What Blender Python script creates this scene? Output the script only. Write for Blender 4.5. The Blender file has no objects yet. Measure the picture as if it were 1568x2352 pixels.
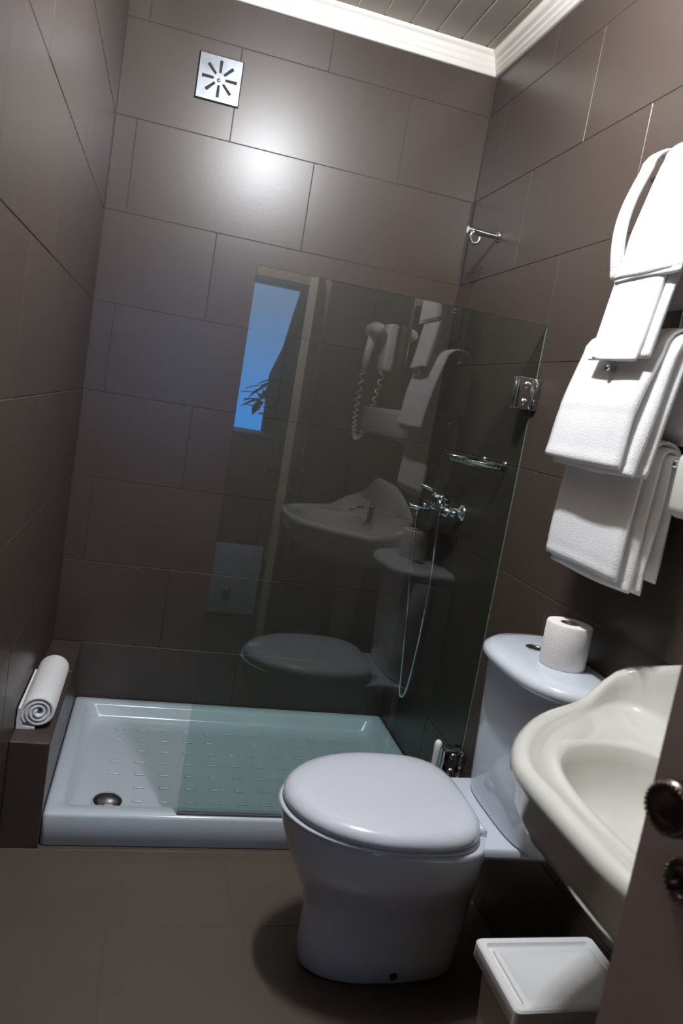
import bpy, bmesh, math, random
from mathutils import Vector, Matrix, noise
random.seed(7)
S = bpy.context.scene
COL = S.collection

# ------------------------------------------------------------------ camera
F_PX, YAW, PITCH, ROLL = 1725.0228, -0.2532, -0.1367, 0.1684
CAM = (0.2667, -2.7404, 1.2849)
cy, sy, cp, sp, cr, sr = math.cos(YAW), math.sin(YAW), math.cos(PITCH), math.sin(PITCH), math.cos(ROLL), math.sin(ROLL)
fw = Vector((-sy*cp, cy*cp, sp)); rt = Vector((cy, sy, 0)); up = rt.cross(fw)
r2 = cr*rt + sr*up; u2 = -sr*rt + cr*up
cam = bpy.data.objects.new('camera', bpy.data.cameras.new('camera'))
COL.objects.link(cam)
mw = Matrix((r2, u2, -fw)).transposed().to_4x4(); mw.translation = Vector(CAM)
cam.matrix_world = mw
cam.data.sensor_fit = 'VERTICAL'; cam.data.sensor_height = 36.0
cam.data.lens = F_PX/2352*36.0
cam.data.clip_start = 0.02
cam.data.dof.use_dof = True
cam.data.dof.focus_distance = 2.6
cam.data.dof.aperture_fstop = 5.6
S.camera = cam

# ------------------------------------------------------------------ world: blue evening sky seen through the bedroom window
w = bpy.data.worlds.new('world'); S.world = w; w.use_nodes = True
nt = w.node_tree; nt.nodes.clear()
out = nt.nodes.new('ShaderNodeOutputWorld'); bg = nt.nodes.new('ShaderNodeBackground')
tc = nt.nodes.new('ShaderNodeTexCoord'); sep = nt.nodes.new('ShaderNodeSeparateXYZ'); ramp = nt.nodes.new('ShaderNodeValToRGB')
mr = nt.nodes.new('ShaderNodeMapRange'); mr.inputs[1].default_value = -0.3; mr.inputs[2].default_value = 0.5
nt.links.new(tc.outputs['Generated'], sep.inputs[0]); nt.links.new(sep.outputs['Z'], mr.inputs[0]); nt.links.new(mr.outputs[0], ramp.inputs[0])
nt.links.new(ramp.outputs[0], bg.inputs[0]); nt.links.new(bg.outputs[0], out.inputs[0])
e = ramp.color_ramp.elements
e[0].position = 0.0; e[0].color = (0.04, 0.16, 0.42, 1)
e[1].position = 1.0; e[1].color = (0.15, 0.24, 0.42, 1)
for p, c in ((0.34, (0.05, 0.36, 1.0, 1)), (0.43, (0.10, 0.32, 0.74, 1)), (0.52, (0.15, 0.27, 0.48, 1))):
    k = e.new(p); k.color = c
bg.inputs[1].default_value = 7.5

# ------------------------------------------------------------------ lights and exposure
LAMP = Vector((0.61, -1.38, 2.46))
LAMP_W = 35.0
for i, dy in enumerate((-0.075, 0.0, 0.075)):
    l = bpy.data.lights.new('bulb_light', 'POINT'); l.energy = LAMP_W; l.color = (0.93, 0.96, 1.0); l.shadow_soft_size = 0.03
    o = bpy.data.objects.new('bulb_light', l); o.location = LAMP + Vector((0, dy, -0.012)); COL.objects.link(o)
pl = bpy.data.lights.new('window_portal', 'AREA'); pl.shape = 'RECTANGLE'; pl.size = 1.35; pl.size_y = 1.3
pl.cycles.is_portal = True
po = bpy.data.objects.new('window_portal', pl); po.location = (0.775, -5.02, 1.55); po.rotation_euler = (math.pi/2, 0, math.pi); COL.objects.link(po)
S.view_settings.view_transform = 'Standard'; S.view_settings.look = 'None'
S.view_settings.gamma = 1.0; S.view_settings.use_curve_mapping = False
S.view_settings.exposure = 0.0
S.cycles.use_denoising = True
S.cycles.max_bounces = 10; S.cycles.glossy_bounces = 5; S.cycles.transparent_max_bounces = 12
S.cycles.sample_clamp_indirect = 4.0
S.cycles.filter_width = 2.2
S.cycles.caustics_reflective = False

# ------------------------------------------------------------------ materials
def mat(name, col, rough=0.5, metal=0.0, var=0.0, vscale=8.0, bump=0.0, bscale=200.0, spec=0.5, coat=0.0, sheen=0.0):
    m = bpy.data.materials.new(name); m.use_nodes = True
    n = m.node_tree.nodes; L = m.node_tree.links; b = n['Principled BSDF']
    b.inputs['Base Color'].default_value = (*col, 1); b.inputs['Roughness'].default_value = rough
    b.inputs['Metallic'].default_value = metal; b.inputs['Specular IOR Level'].default_value = spec
    b.inputs['Coat Weight'].default_value = coat; b.inputs['Coat Roughness'].default_value = 0.03
    b.inputs['Sheen Weight'].default_value = sheen
    t = n.new('ShaderNodeTexCoord')
    nz = n.new('ShaderNodeTexNoise'); nz.inputs['Scale'].default_value = vscale; nz.inputs['Detail'].default_value = 4
    L.new(t.outputs['Object'], nz.inputs['Vector'])
    r = n.new('ShaderNodeValToRGB'); v = max(var, 0.01)
    r.color_ramp.elements[0].position = 0.3; r.color_ramp.elements[1].position = 0.7
    r.color_ramp.elements[0].color = (*[c*(1-v) for c in col], 1); r.color_ramp.elements[1].color = (*[min(1, c*(1+v)) for c in col], 1)
    L.new(nz.outputs['Fac'], r.inputs['Fac']); L.new(r.outputs['Color'], b.inputs['Base Color'])
    if bump:
        nb = n.new('ShaderNodeTexNoise'); nb.inputs['Scale'].default_value = bscale; nb.inputs['Detail'].default_value = 3
        L.new(t.outputs['Object'], nb.inputs['Vector'])
        bp = n.new('ShaderNodeBump'); bp.inputs['Strength'].default_value = bump; bp.inputs['Distance'].default_value = 0.002
        L.new(nb.outputs['Fac'], bp.inputs['Height']); L.new(bp.outputs['Normal'], b.inputs['Normal'])
    return m
M = {}
M['tile'] = mat('taupe_tile', (0.058, 0.0430, 0.0360), 0.34, var=0.07, vscale=3, bump=0.05, bscale=90, spec=0.45)
M['floor_tile'] = mat('taupe_floor_tile', (0.086, 0.067, 0.054), 0.42, var=0.06, vscale=3, bump=0.15, bscale=90, spec=0.4)
M['grout'] = mat('grout', (0.040, 0.031, 0.027), 0.6)
M['ceiling'] = mat('pvc_plank', (0.40, 0.35, 0.30), 0.4)
M['plank_core'] = mat('plank_groove_lit', (0.90, 0.82, 0.66), 0.6)  # light caught in the plank grooves is put into this pale colour
M['trim'] = mat('white_cornice', (0.85, 0.81, 0.74), 0.4)
M['ceramic'] = mat('white_ceramic', (0.64, 0.68, 0.75), 0.12, coat=0.5)
M['cream'] = mat('cream_ceramic', (0.67, 0.665, 0.62), 0.12, coat=0.5)
M['seat'] = mat('seat_plastic', (0.66, 0.69, 0.76), 0.14, coat=0.4)
M['tray'] = mat('tray_acrylic', (0.60, 0.66, 0.73), 0.16, coat=0.3)
M['chrome'] = mat('chrome', (0.80, 0.82, 0.85), 0.08, metal=1.0)
M['steel'] = mat('brushed_steel', (0.20, 0.212, 0.23), 0.33, metal=1.0, var=0.2, vscale=14)
M['dark'] = mat('dark_void', (0.012, 0.012, 0.014), 0.7)
M['towel'] = mat('white_terry', (0.88, 0.88, 0.89), 0.95, bump=0.9, bscale=420, var=0.02, spec=0.1, sheen=0.2)
M['towel_blue'] = mat('terry_daylit', (0.50, 0.60, 0.85), 0.95, bump=0.9, bscale=420, var=0.05, spec=0.1)  # blue daylight on the roll end put into the terry colour; unassigned
M['paper'] = mat('tissue_paper', (0.83, 0.80, 0.78), 0.9, bump=0.4, bscale=300)
M['card'] = mat('cardboard', (0.45, 0.38, 0.30), 0.9)
M['door'] = mat('taupe_door_paint', (0.55, 0.43, 0.37), 0.45, var=0.06, vscale=5)
M['door_edge'] = mat('door_edge_wood', (0.55, 0.46, 0.36), 0.5, var=0.1)
M['frame'] = mat('door_frame_wood', (0.80, 0.48, 0.36), 0.5, var=0.15, vscale=20)
M['bronze'] = mat('dark_bronze', (0.16, 0.13, 0.12), 0.22, metal=1.0, var=0.25, vscale=60)
M['brass'] = mat('brass', (0.80, 0.50, 0.16), 0.15, metal=1.0)
M['white_plastic'] = mat('white_plastic', (0.84, 0.83, 0.80), 0.35)
M['bin_lid'] = mat('bin_lid_plastic', (0.90, 0.90, 0.90), 0.35)
M['bin_body'] = mat('bin_body_plastic', (0.50, 0.43, 0.35), 0.45)
M['plaster'] = mat('plaster_wall', (0.62, 0.62, 0.62), 0.9, bump=0.2)
M['bed_floor'] = mat('bedroom_floor', (0.20, 0.12, 0.07), 0.5, var=0.3)
M['cab_wood'] = mat('dark_cabinet_wood', (0.14, 0.06, 0.03), 0.4, var=0.3, vscale=15)
M['cab_paint'] = mat('grey_paint_blue_lit', (0.55, 0.70, 0.86), 0.5)  # grey paint with the blue light on it mixed into the colour
M['leaf'] = mat('leaf', (0.03, 0.07, 0.03), 0.5, var=0.3)
M['pot'] = mat('pot', (0.12, 0.07, 0.05), 0.6)
M['mirror'] = mat('mirror_glass', (0.85, 0.88, 0.87), 0.02, metal=1.0)
M['bulb'] = bpy.data.materials.new('lit_bulb'); M['bulb'].use_nodes = True
b_ = M['bulb'].node_tree.nodes['Principled BSDF']; b_.inputs['Emission Color'].default_value = (0.93, 0.96, 1, 1); b_.inputs['Emission Strength'].default_value = 60
def glass(name, tint, edge=None):
    m = bpy.data.materials.new(name); m.use_nodes = True
    n = m.node_tree.nodes; L = m.node_tree.links; n.clear()
    o = n.new('ShaderNodeOutputMaterial'); tr = n.new('ShaderNodeBsdfTransparent'); tr.inputs[0].default_value = (*tint, 1)
    gl = n.new('ShaderNodeBsdfGlossy'); gl.inputs['Roughness'].default_value = 0.0; gl.inputs[0].default_value = (1, 1, 1, 1)
    mx = n.new('ShaderNodeMixShader'); fr = n.new('ShaderNodeFresnel'); fr.inputs[0].default_value = 1.5
    geo = n.new('ShaderNodeNewGeometry'); inv = n.new('ShaderNodeMath'); inv.operation = 'SUBTRACT'; inv.inputs[0].default_value = 1.0
    mu = n.new('ShaderNodeMath'); mu.operation = 'MULTIPLY'; mu2 = n.new('ShaderNodeMath'); mu2.operation = 'MULTIPLY'; mu2.inputs[1].default_value = 1.9
    mu2.use_clamp = True
    L.new(geo.outputs['Backfacing'], inv.inputs[1]); L.new(fr.outputs[0], mu2.inputs[0]); L.new(mu2.outputs[0], mu.inputs[0]); L.new(inv.outputs[0], mu.inputs[1])
    L.new(mu.outputs[0], mx.inputs[0]); L.new(tr.outputs[0], mx.inputs[1]); L.new(gl.outputs[0], mx.inputs[2]); L.new(mx.outputs[0], o.inputs[0])
    return m
M['glass'] = glass('shower_glass', (0.86, 0.935, 0.92))
M['glass_edge'] = mat('green_glass_edge', (0.20, 0.24, 0.15), 0.2, coat=0.5)

# ------------------------------------------------------------------ helpers
def link(name, bm, m, parent=None, smooth=False, angle=None):
    me = bpy.data.meshes.new(name); bmesh.ops.recalc_face_normals(bm, faces=bm.faces[:]); bm.to_mesh(me); bm.free()
    return link_me(name, me, m, parent, smooth, angle)
def link_me(name, me, m, parent=None, smooth=False, angle=None):
    for x in (m if isinstance(m, (list, tuple)) else [m]): me.materials.append(x)
    if smooth or angle:
        me.polygons.foreach_set('use_smooth', [True]*len(me.polygons))
    if angle:
        bm = bmesh.new(); bm.from_mesh(me)
        for ed in bm.edges:
            if len(ed.link_faces) == 2 and ed.calc_face_angle(0) > math.radians(angle): ed.smooth = False
        bm.to_mesh(me); bm.free()
    o = bpy.data.objects.new(name, me); COL.objects.link(o)
    if parent: o.parent = parent; o.matrix_parent_inverse = parent.matrix_world.inverted() if parent.type != 'EMPTY' else Matrix.Translation(-parent.location)
    return o
def empty(name, loc, label, cat, group=None):
    o = bpy.data.objects.new(name, None); o.location = loc; COL.objects.link(o); o.empty_display_size = 0.05
    return tag(o, label, cat, group)
def tag(o, label, cat=None, group=None):
    o['label'] = label
    if cat: o['category'] = cat
    if group: o['group'] = group
    return o
def struct(o, label=None):
    o['kind'] = 'structure'
    if label: o['label'] = label
    return o
def box(bm, x0, x1, y0, y1, z0, z1, bev=0.0, seg=2):
    g = bmesh.ops.create_cube(bm, size=1.0)
    for v in g['verts']:
        v.co = Vector(((x0+x1)/2+v.co.x*(x1-x0), (y0+y1)/2+v.co.y*(y1-y0), (z0+z1)/2+v.co.z*(z1-z0)))
    if bev:
        es = list({ed for v in g['verts'] for ed in v.link_edges})
        bmesh.ops.bevel(bm, geom=es, offset=bev, segments=seg, affect='EDGES', profile=0.5)
    return bm
def bx(*a, **k):
    return box(bmesh.new(), *a, **k)
def loft(bm, rings, cap0=True, cap1=True, closed=True):
    R = [[bm.verts.new(p) for p in r] for r in rings]
    n = len(R[0])
    for a, b in zip(R, R[1:]):
        for i in range(n if closed else n-1):
            j = (i+1) % n
            try: bm.faces.new((a[i], a[j], b[j], b[i]))
            except ValueError: pass
    if cap0: bm.faces.new(R[0][::-1])
    if cap1: bm.faces.new(R[-1])
    return bm
def lathe(bm, prof, mtx=Matrix(), n=32):
    """prof: list of (r,z) from bottom to top"""
    rings = []
    for r, z in prof:
        r = max(r, 1e-4)
        rings.append([mtx @ Vector((r*math.cos(2*math.pi*i/n), r*math.sin(2*math.pi*i/n), z)) for i in range(n)])
    return loft(bm, rings)
def axis(p, d):
    q = Vector((0, 0, 1)).rotation_difference(Vector(d).normalized())
    return Matrix.Translation(Vector(p)) @ q.to_matrix().to_4x4()
def tube(bm, pts, r, n=10, rad=None):
    pts = [Vector(p) for p in pts]; rings = []
    t0 = (pts[1]-pts[0]).normalized(); nr = t0.orthogonal().normalized()
    for i, p in enumerate(pts):
        t = (pts[min(i+1, len(pts)-1)]-pts[max(i-1, 0)]).normalized()
        nr = (nr - t*nr.dot(t)).normalized(); bn = t.cross(nr)
        rr = rad[i] if rad else r
        rings.append([p+rr*(math.cos(2*math.pi*k/n)*nr+math.sin(2*math.pi*k/n)*bn) for k in range(n)])
    return loft(bm, rings)
def bez(a, b, c, d, n=16):
    a, b, c, d = map(Vector, (a, b, c, d))
    return [((1-t)**3)*a+3*((1-t)**2)*t*b+3*(1-t)*t*t*c+(t**3)*d for t in [i/n for i in range(n+1)]]
def sstep(a, b, x):
    t = min(1, max(0, (x-a)/(b-a))); return t*t*(3-2*t)

W, H = 1.2758, 2.534
YB, YF = 0.0, -2.87

# ------------------------------------------------------------------ tiles
_tile = {}
def tile_mesh(w_, h_, m):
    key = (round(w_, 4), round(h_, 4), m)
    if key in _tile: return _tile[key]
    t, c = 0.0075, 0.0010
    P = []
    for z, i in ((0, 0), (t-c, 0), (t, c)):
        P.append([(i, i, z), (w_-i, i, z), (w_-i, h_-i, z), (i, h_-i, z)])
    V = [p for r in P for p in r]; Fc = [(8, 9, 10, 11)]
    for k in (0, 4):
        for i in range(4): Fc.append((k+i, k+(i+1) % 4, k+4+(i+1) % 4, k+4+i))
    me = bpy.data.meshes.new('tile'); me.from_pydata(V, [], Fc); me.materials.append(M[m]); _tile[key] = me
    return me
def tiles(parent, O, U, V, N, u0, u1, v0, v1, offs, m='tile', du=0.6, dv=0.3, skip=None):
    """O origin on the finished face; the tile front lies on the plane through O with normal N"""
    O, U, V, N = map(Vector, (O, U, V, N)); g = 0.0021
    k0 = math.floor(v0/dv+1e-6); k = k0
    while k*dv < v1-1e-4:
        a, b = max(k*dv, v0), min((k+1)*dv, v1)
        off = offs(k); n = math.floor((u0-off)/du)
        while off+n*du < u1-1e-4:
            c, d = max(off+n*du, u0), min(off+(n+1)*du, u1)
            n += 1
            if d-c < 0.012 or b-a < 0.012: continue
            if skip and skip(c, d, a, b): continue
            me = tile_mesh(d-c-g, b-a-g, m)
            o = bpy.data.objects.new('tile', me); COL.objects.link(o); o.parent = parent
            rot = Matrix((U, V, N)).transposed()
            tilt = Matrix.Rotation(random.uniform(-1, 1)*0.0012, 3, 'X') @ Matrix.Rotation(random.uniform(-1, 1)*0.0012, 3, 'Y')
            mm = (rot @ tilt).to_4x4(); mm.translation = O+U*(c+g/2)+V*(a+g/2)-N*(0.0075+random.uniform(0, 0.0005))
            o.matrix_basis = mm
        k += 1
T = 0.0014
wall_back = struct(link('wall_back', bx(-0.12, W+0.12, T, 0.12, -0.1, 2.66), M['grout']), 'far shower wall clad in large glossy taupe tiles')
wall_left = struct(link('wall_left', bx(-0.12, -T, YF-0.1, 0.12, -0.1, 2.66), M['grout']), 'left wall clad in large glossy taupe tiles')
wall_right = struct(link('wall_right', bx(W+T, W+0.12, YF-0.1, 0.12, -0.1, 2.66), M['grout']), 'right wall clad in large glossy taupe tiles')
tiles(wall_back, (0, 0, 0), (1, 0, 0), (0, 0, 1), (0, -1, 0), 0, W, 0, 2.6, lambda k: 0.373 if k % 2 else 0.069)
tiles(wall_left, (0, 0, 0), (0, 1, 0), (0, 0, 1), (1, 0, 0), YF, 0, 0, 2.6, lambda k: -0.926 if k % 2 else -0.626)
tiles(wall_right, (W, 0, 0), (0, -1, 0), (0, 0, 1), (-1, 0, 0), 0, -YF, 0, 2.6, lambda k: 0.154 if k % 2 else 0.46)
# floor
floor = struct(link('floor', bx(-0.12, W+0.12, YF-0.1, 0.12, -0.1, -T), mat('floor_grout', (0.085, 0.067, 0.056), 0.7)), 'bathroom floor of large matt taupe tiles')
def floor_tiles():
    y = -0.793
    rows = []
    yy = -0.493
    while yy > YF: rows.append((max(yy-0.3, YF), yy)); yy -= 0.3
    for i, (a, b) in enumerate(rows):
        off = 0.598 if (i % 2 == 1) else 0.298
        tiles(floor, (0, a, 0), (1, 0, 0), (0, 1, 0), (0, 0, 1), 0, W, 0, b-a, lambda k: off, 'floor_tile')
floor_tiles()
# front wall with the doorway (behind the camera, seen in the glass)
DX0, DX1, DZ = 0.17, 1.005, 1.90
wall_front = bpy.data.objects.new('wall_front', None); COL.objects.link(wall_front); struct(wall_front, 'taupe tiled wall around the doorway')
bm = bmesh.new(); box(bm, -0.12, DX0, YF-0.1, YF-T, -0.1, 2.66); box(bm, DX1, W+0.12, YF-0.1, YF-T, -0.1, 2.66); box(bm, DX0, DX1, YF-0.1, YF-T, DZ, 2.66)
wf = link('wall_core', bm, M['grout'], wall_front)
tiles(wall_front, (0, YF, 0), (1, 0, 0), (0, 0, 1), (0, 1, 0), 0, DX0-0.05, 0, 2.6, lambda k: 0.3 if k % 2 else 0.0)
tiles(wall_front, (0, YF, 0), (1, 0, 0), (0, 0, 1), (0, 1, 0), DX1+0.05, W, 0, 2.6, lambda k: 0.9 if k % 2 else 0.6)
tiles(wall_front, (0, YF, 0), (1, 0, 0), (0, 0, 1), (0, 1, 0), DX0-0.05, DX1+0.05, DZ+0.06, 2.6, lambda k: 0.3 if k % 2 else 0.0)
bm = bmesh.new(); box(bm, DX0-0.05, DX0+0.012, YF-0.11, YF+0.012, 0, DZ+0.06, 0.004); box(bm, DX1-0.012, DX1+0.05, YF-0.11, YF+0.012, 0, DZ+0.06, 0.004)
struct(link('trim_4', bm, M['door_edge'], None, angle=40), 'beige door jambs either side of the doorway')
struct(link('trim_5', bx(DX0-0.05, DX1+0.05, YF-0.11, YF+0.014, DZ-0.012, DZ+0.06, bev=0.004), M['frame'], None, angle=40), 'reddish wooden door head above the doorway')

# ceiling: planks running away from the camera
CZ = 2.602
ceiling = struct(link('ceiling', bx(-0.12, W+0.12, YF-0.1, 0.12, CZ+0.004, CZ+0.06), M['plank_core']), 'ceiling of narrow beige grooved planks')
x = 0.82-9*0.0945
while x < W:
    a, b = max(x, 0), min(x+0.0945, W)
    if b-a > 0.01:
        prof = [(a+0.0035, CZ+0.0045), (a+0.0035, CZ+0.002), (a+0.005, CZ), (b-0.005, CZ), (b-0.0035, CZ+0.002), (b-0.0035, CZ+0.0045)]
        bm = bmesh.new(); loft(bm, [[(p[0], YF, p[1]) for p in prof], [(p[0], 0, p[1]) for p in prof]])
        pk = link('plank', bm, M['ceiling'], ceiling)
    x += 0.0945
# cornice with ridges
prof = [(0, 2.534), (0.010, 2.5335), (0.013, 2.5365), (0.0145, 2.549), (0.019, 2.5525), (0.022, 2.556), (0.0235, 2.566), (0.028, 2.570), (0.031, 2.5735), (0.033, 2.583), (0.040, 2.588), (0.047, 2.592), (0.050, 2.598), (0.050, CZ), (0, CZ)]
def cornice(name, A, B, N, label):
    A, B, N = map(Vector, (A, B, N)); D = (B-A).normalized()
    bm = bmesh.new()
    loft(bm, [[A+N*d+D*d+Vector((0, 0, z)) for d, z in prof], [B+N*d-D*d+Vector((0, 0, z)) for d, z in prof]])
    struct(link(name, bm, M['trim'], None, angle=50), label)
cornice('trim_1', (0, 0, 0), (W, 0, 0), (0, -1, 0), 'white ridged cornice along the far wall')
cornice('trim_2', (W, 0, 0), (W, YF, 0), (-1, 0, 0), 'white ridged cornice along the right wall')
cornice('trim_3', (0, YF, 0), (0, 0, 0), (1, 0, 0), 'white ridged cornice along the left wall')

# ------------------------------------------------------------------ tiled ledge (bench) left of the tray
LW, LZ, LY = 0.1006, 0.30, -0.790
ledge = empty('tiled_ledge', (0.05, -0.4, 0), 'low narrow taupe tiled ledge between the left wall and the shower tray', 'ledge')
link('core', bx(0.0005, LW-0.001, LY+0.001, -0.0005, 0, LZ-0.001), M['grout'], ledge)
def piece(parent, O, U, V, N, c, d, a, b, m='tile'):
    g = 0.0024; me = tile_mesh(d-c-g, b-a-g, m); O, U, V, N = map(Vector, (O, U, V, N))
    o = bpy.data.objects.new('tile', me); COL.objects.link(o)
    mm = Matrix((U, V, N)).transposed().to_4x4(); mm.translation = O+U*(c+g/2)+V*(a+g/2)-N*0.0075
    o.parent = parent; o.matrix_parent_inverse = Matrix.Translation(-parent.location); o.matrix_basis = mm
for a, b in ((0.0, 0.29), (0.29, 0.79)):
    piece(ledge, (0, 0, LZ), (0, -1, 0), (1, 0, 0), (0, 0, 1), a, b, 0.001, LW)
    piece(ledge, (LW, 0, 0), (0, -1, 0), (0, 0, 1), (1, 0, 0), a, b, 0.0, LZ-0.0005)
piece(ledge, (0, LY, 0), (1, 0, 0), (0, 0, 1), (0, -1, 0), 0.001, LW, 0, LZ-0.0005)

# ------------------------------------------------------------------ shower tray
TX0, TX1, TY0, TY1, TZ = LW+0.001, W-0.0015, -0.7772, -0.002, 0.094
def rrect(x0, x1, y0, y1, r, z, n=6):
    P = []
    for cx, cy_, a0 in ((x1-r, y1-r, 0), (x0+r, y1-r, 90), (x0+r, y0+r, 180), (x1-r, y0+r, 270)):
        for i in range(n+1):
            a = math.radians(a0+90*i/n); P.append(Vector((cx+r*math.cos(a), cy_+r*math.sin(a), z)))
    return P
tray = empty('shower_tray', ((TX0+TX1)/2, -0.39, 0), 'wide white shower tray with raised rim in front of the far wall', 'shower tray')
bm = bmesh.new()
rg = [rrect(TX0+.003, TX1-.003, TY0+.003, TY1, .012, 0.0), rrect(TX0, TX1, TY0, TY1, .012, 0.004), rrect(TX0, TX1, TY0, TY1, .012, TZ-.010), rrect(TX0+.003, TX1-.003, TY0+.003, TY1-.003, .012, TZ-.003), rrect(TX0+.010, TX1-.010, TY0+.010, TY1-.010, .012, TZ),
      rrect(TX0+.042, TX1-.042, TY0+.050, TY1-.042, .03, TZ-.001), rrect(TX0+.050, TX1-.050, TY0+.058, TY1-.050, .03, TZ-.008), rrect(TX0+.062, TX1-.062, TY0+.070, TY1-.062, .035, TZ-.040), rrect(TX0+.075, TX1-.075, TY0+.083, TY1-.075, .035, TZ-.050), rrect(TX0+.12, TX1-.12, TY0+.13, TY1-.12, .04, TZ-.053)]
loft(bm, rg)
link('basin', bm, M['tray'], tray, angle=60)
bm = bmesh.new(); zf = TZ-0.0525
for i in range(12):
    for j in range(7):
        x = TX0+0.17+i*0.078; y = TY0+0.165+j*0.078
        if (x-0.262)**2+(y+0.615)**2 < 0.085**2: continue
        r_ = rrect(x-0.017, x+0.017, y-0.007, y+0.007, 0.006, zf, 3); r_1 = rrect(x-0.014, x+0.014, y-0.004, y+0.004, 0.003, zf+0.0028, 3)
        loft(bm, [r_, r_1])
o = link('grip_pattern', bm, M['tray'], tray, smooth=True); o['kind'] = 'stuff'
bm = bmesh.new(); lathe(bm, [(0.045, 0), (0.045, 0.004), (0.040, 0.010), (0.028, 0.0145), (0.012, 0.017), (0.0, 0.0175)], Matrix.Translation((0.262, -0.622, zf)), 36)
tag(link('drain_cover', bm, M['chrome'], tray, smooth=True), 'round domed chrome drain cover')

# ------------------------------------------------------------------ glass screen
GX, GY, GZ = 0.4538, -0.7622, 1.602
screen = empty('glass_screen', ((GX+W)/2, GY, TZ), 'clear greenish fixed glass shower screen standing on the tray rim', 'shower screen')
bm = bx(GX, W-0.0006, GY-0.004, GY+0.004, TZ+0.0015, GZ)
me = bpy.data.meshes.new('pane'); bm.to_mesh(me); bm.free()
pane = link_me('pane', me, [M['glass'], M['glass_edge']], screen)
for p in me.polygons:
    if abs(p.normal.y) < 0.5: p.material_index = 1
link('bottom_seal', bx(GX+0.002, W-0.002, GY-0.006, GY+0.006, TZ-0.0005, TZ+0.007, bev=0.001), mat('seal', (0.10, 0.10, 0.14), 0.4), screen)
for zc, h in ((1.408, 0.045), (0.292, 0.042)):
    bm = bmesh.new()
    box(bm, W-0.062, W-0.001, GY-0.018, GY-0.0045, zc-h, zc+h, 0.004)
    box(bm, W-0.062, W-0.001, GY+0.0045, GY+0.018, zc-h, zc+h, 0.004)
    box(bm, W-0.012, W-0.0005, GY-0.034, GY+0.034, zc-h, zc+h, 0.004)
    c_ = tag(link('clamp', bm, M['chrome'], screen, angle=40), 'chrome wall clamp of the glass')
    for dz in (-0.024, 0.024):
        bm = bmesh.new(); lathe(bm, [(0.010, 0), (0.010, 0.003), (0.007, 0.006), (0.0, 0.0065)], axis((W-0.034, GY-0.0175, zc+dz), (0, -1, 0)), 16)
        link('screw', bm, M['chrome'], c_, smooth=True)

# ------------------------------------------------------------------ vent on the far wall
VX, VZ = 0.312, 2.283
vent = empty('wall_vent', (VX, -0.002, VZ), 'square polished steel vent grille with eight radial slots high on the far wall', 'vent')
hw_ = 0.0735
bm = bmesh.new()
# plate with real slots: built as a polar grid whose slot cells are left out
NS = 8; nsub = 6
def sq(a, s):
    c, d = math.cos(a), math.sin(a); m_ = max(abs(c), abs(d)); return Vector((s*c/m_, s*d/m_))
rads = [0.0, 0.019, 0.030, 0.042, 0.054, 0.058]
NA = NS*nsub
angs = []
for i in range(NS):
    a0 = 2*math.pi*i/NS+math.pi/8*0.0
    for q in (-0.5, -0.135, 0.0, 0.135):
        angs.append(a0+q*2*math.pi/NS)
NA = len(angs)
def vpt(ai, ri):
    a = angs[ai % NA]
    if ri < len(rads):
        r = rads[ri]
        if (ai % 4) in (1, 2, 3) and ri >= 1:      # keep slot sides nearly parallel
            i = ai//4 % NS; ac = 2*math.pi*i/NS; s_ = ai % 4-2
            hw = 0.0042+0.03*(r-0.019)
            return Vector((r*math.cos(ac)-s_*hw*math.sin(ac), r*math.sin(ac)+s_*hw*math.cos(ac)))
        return Vector((r*math.cos(a), r*math.sin(a)))
    if ri == len(rads): return sq(a, hw_-0.004)
    return sq(a, hw_)
def vv(ai, ri, y):
    p = vpt(ai, ri); return Vector((VX+p.x, y if ri <= len(rads) else y+0.0025, VZ+p.y))
yf, yb = -0.0065, -0.0045
grid = {}
def gv(ai, ri, y):
    k = (ai % NA, ri, y)
    if ri == 0: k = (0, 0, y)
    if k not in grid: grid[k] = bm.verts.new(vv(ai, ri, y))
    return grid[k]
for ai in range(NA):
    for ri in range(len(rads)+1):
        slot = (ai % 4 in (1, 2)) and 1 <= ri <= 4
        if slot and ri < 5 and ri >= 1 and ri != 5:
            # slot walls
            for (p, q) in (((ai, ri), (ai, ri+1)) if ai % 4 == 1 else ((ai+1, ri), (ai+1, ri+1)),):
                try: bm.faces.new((gv(*p, yf), gv(*q, yf), gv(*q, yb), gv(*p, yb)))
                except ValueError: pass
            continue
        vs = [gv(ai, ri, yf), gv(ai+1, ri, yf), gv(ai+1, ri+1, yf), gv(ai, ri+1, yf)]
        vs = list(dict.fromkeys(vs))
        try: bm.faces.new(vs)
        except ValueError: pass
# outer skirt to the wall and the square corners
cor = [(VX+sx*hw_, VZ+sz*hw_) for sx, sz in ((-1, -1), (1, -1), (1, 1), (-1, 1))]
for i in range(4):
    (x0, z0), (x1, z1) = cor[i], cor[(i+1) % 4]
    bm.faces.new([bm.verts.new(p) for p in ((x0, yf+0.0025, z0), (x1, yf+0.0025, z1), (x1, -0.0005, z1), (x0, -0.0005, z0))])
me = bpy.data.meshes.new('grille_plate'); bm.to_mesh(me); bm.free()
gp = link_me('grille_plate', me, M['steel'], vent)
link('duct_shade_plate', bx(VX-0.064, VX+0.064, -0.0030, -0.0005, VZ-0.064, VZ+0.064), M['dark'], vent)  # dark plate painting in the shade behind the slots
bm = bmesh.new(); lathe(bm, [(0.006, 0), (0.0055, 0.002), (0.003, 0.0032), (0, 0.0034)], axis((VX-0.002, -0.0065, VZ-0.004), (0, -1, 0)), 14)
link('screw', bm, M['steel'], vent, smooth=True)

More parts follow.
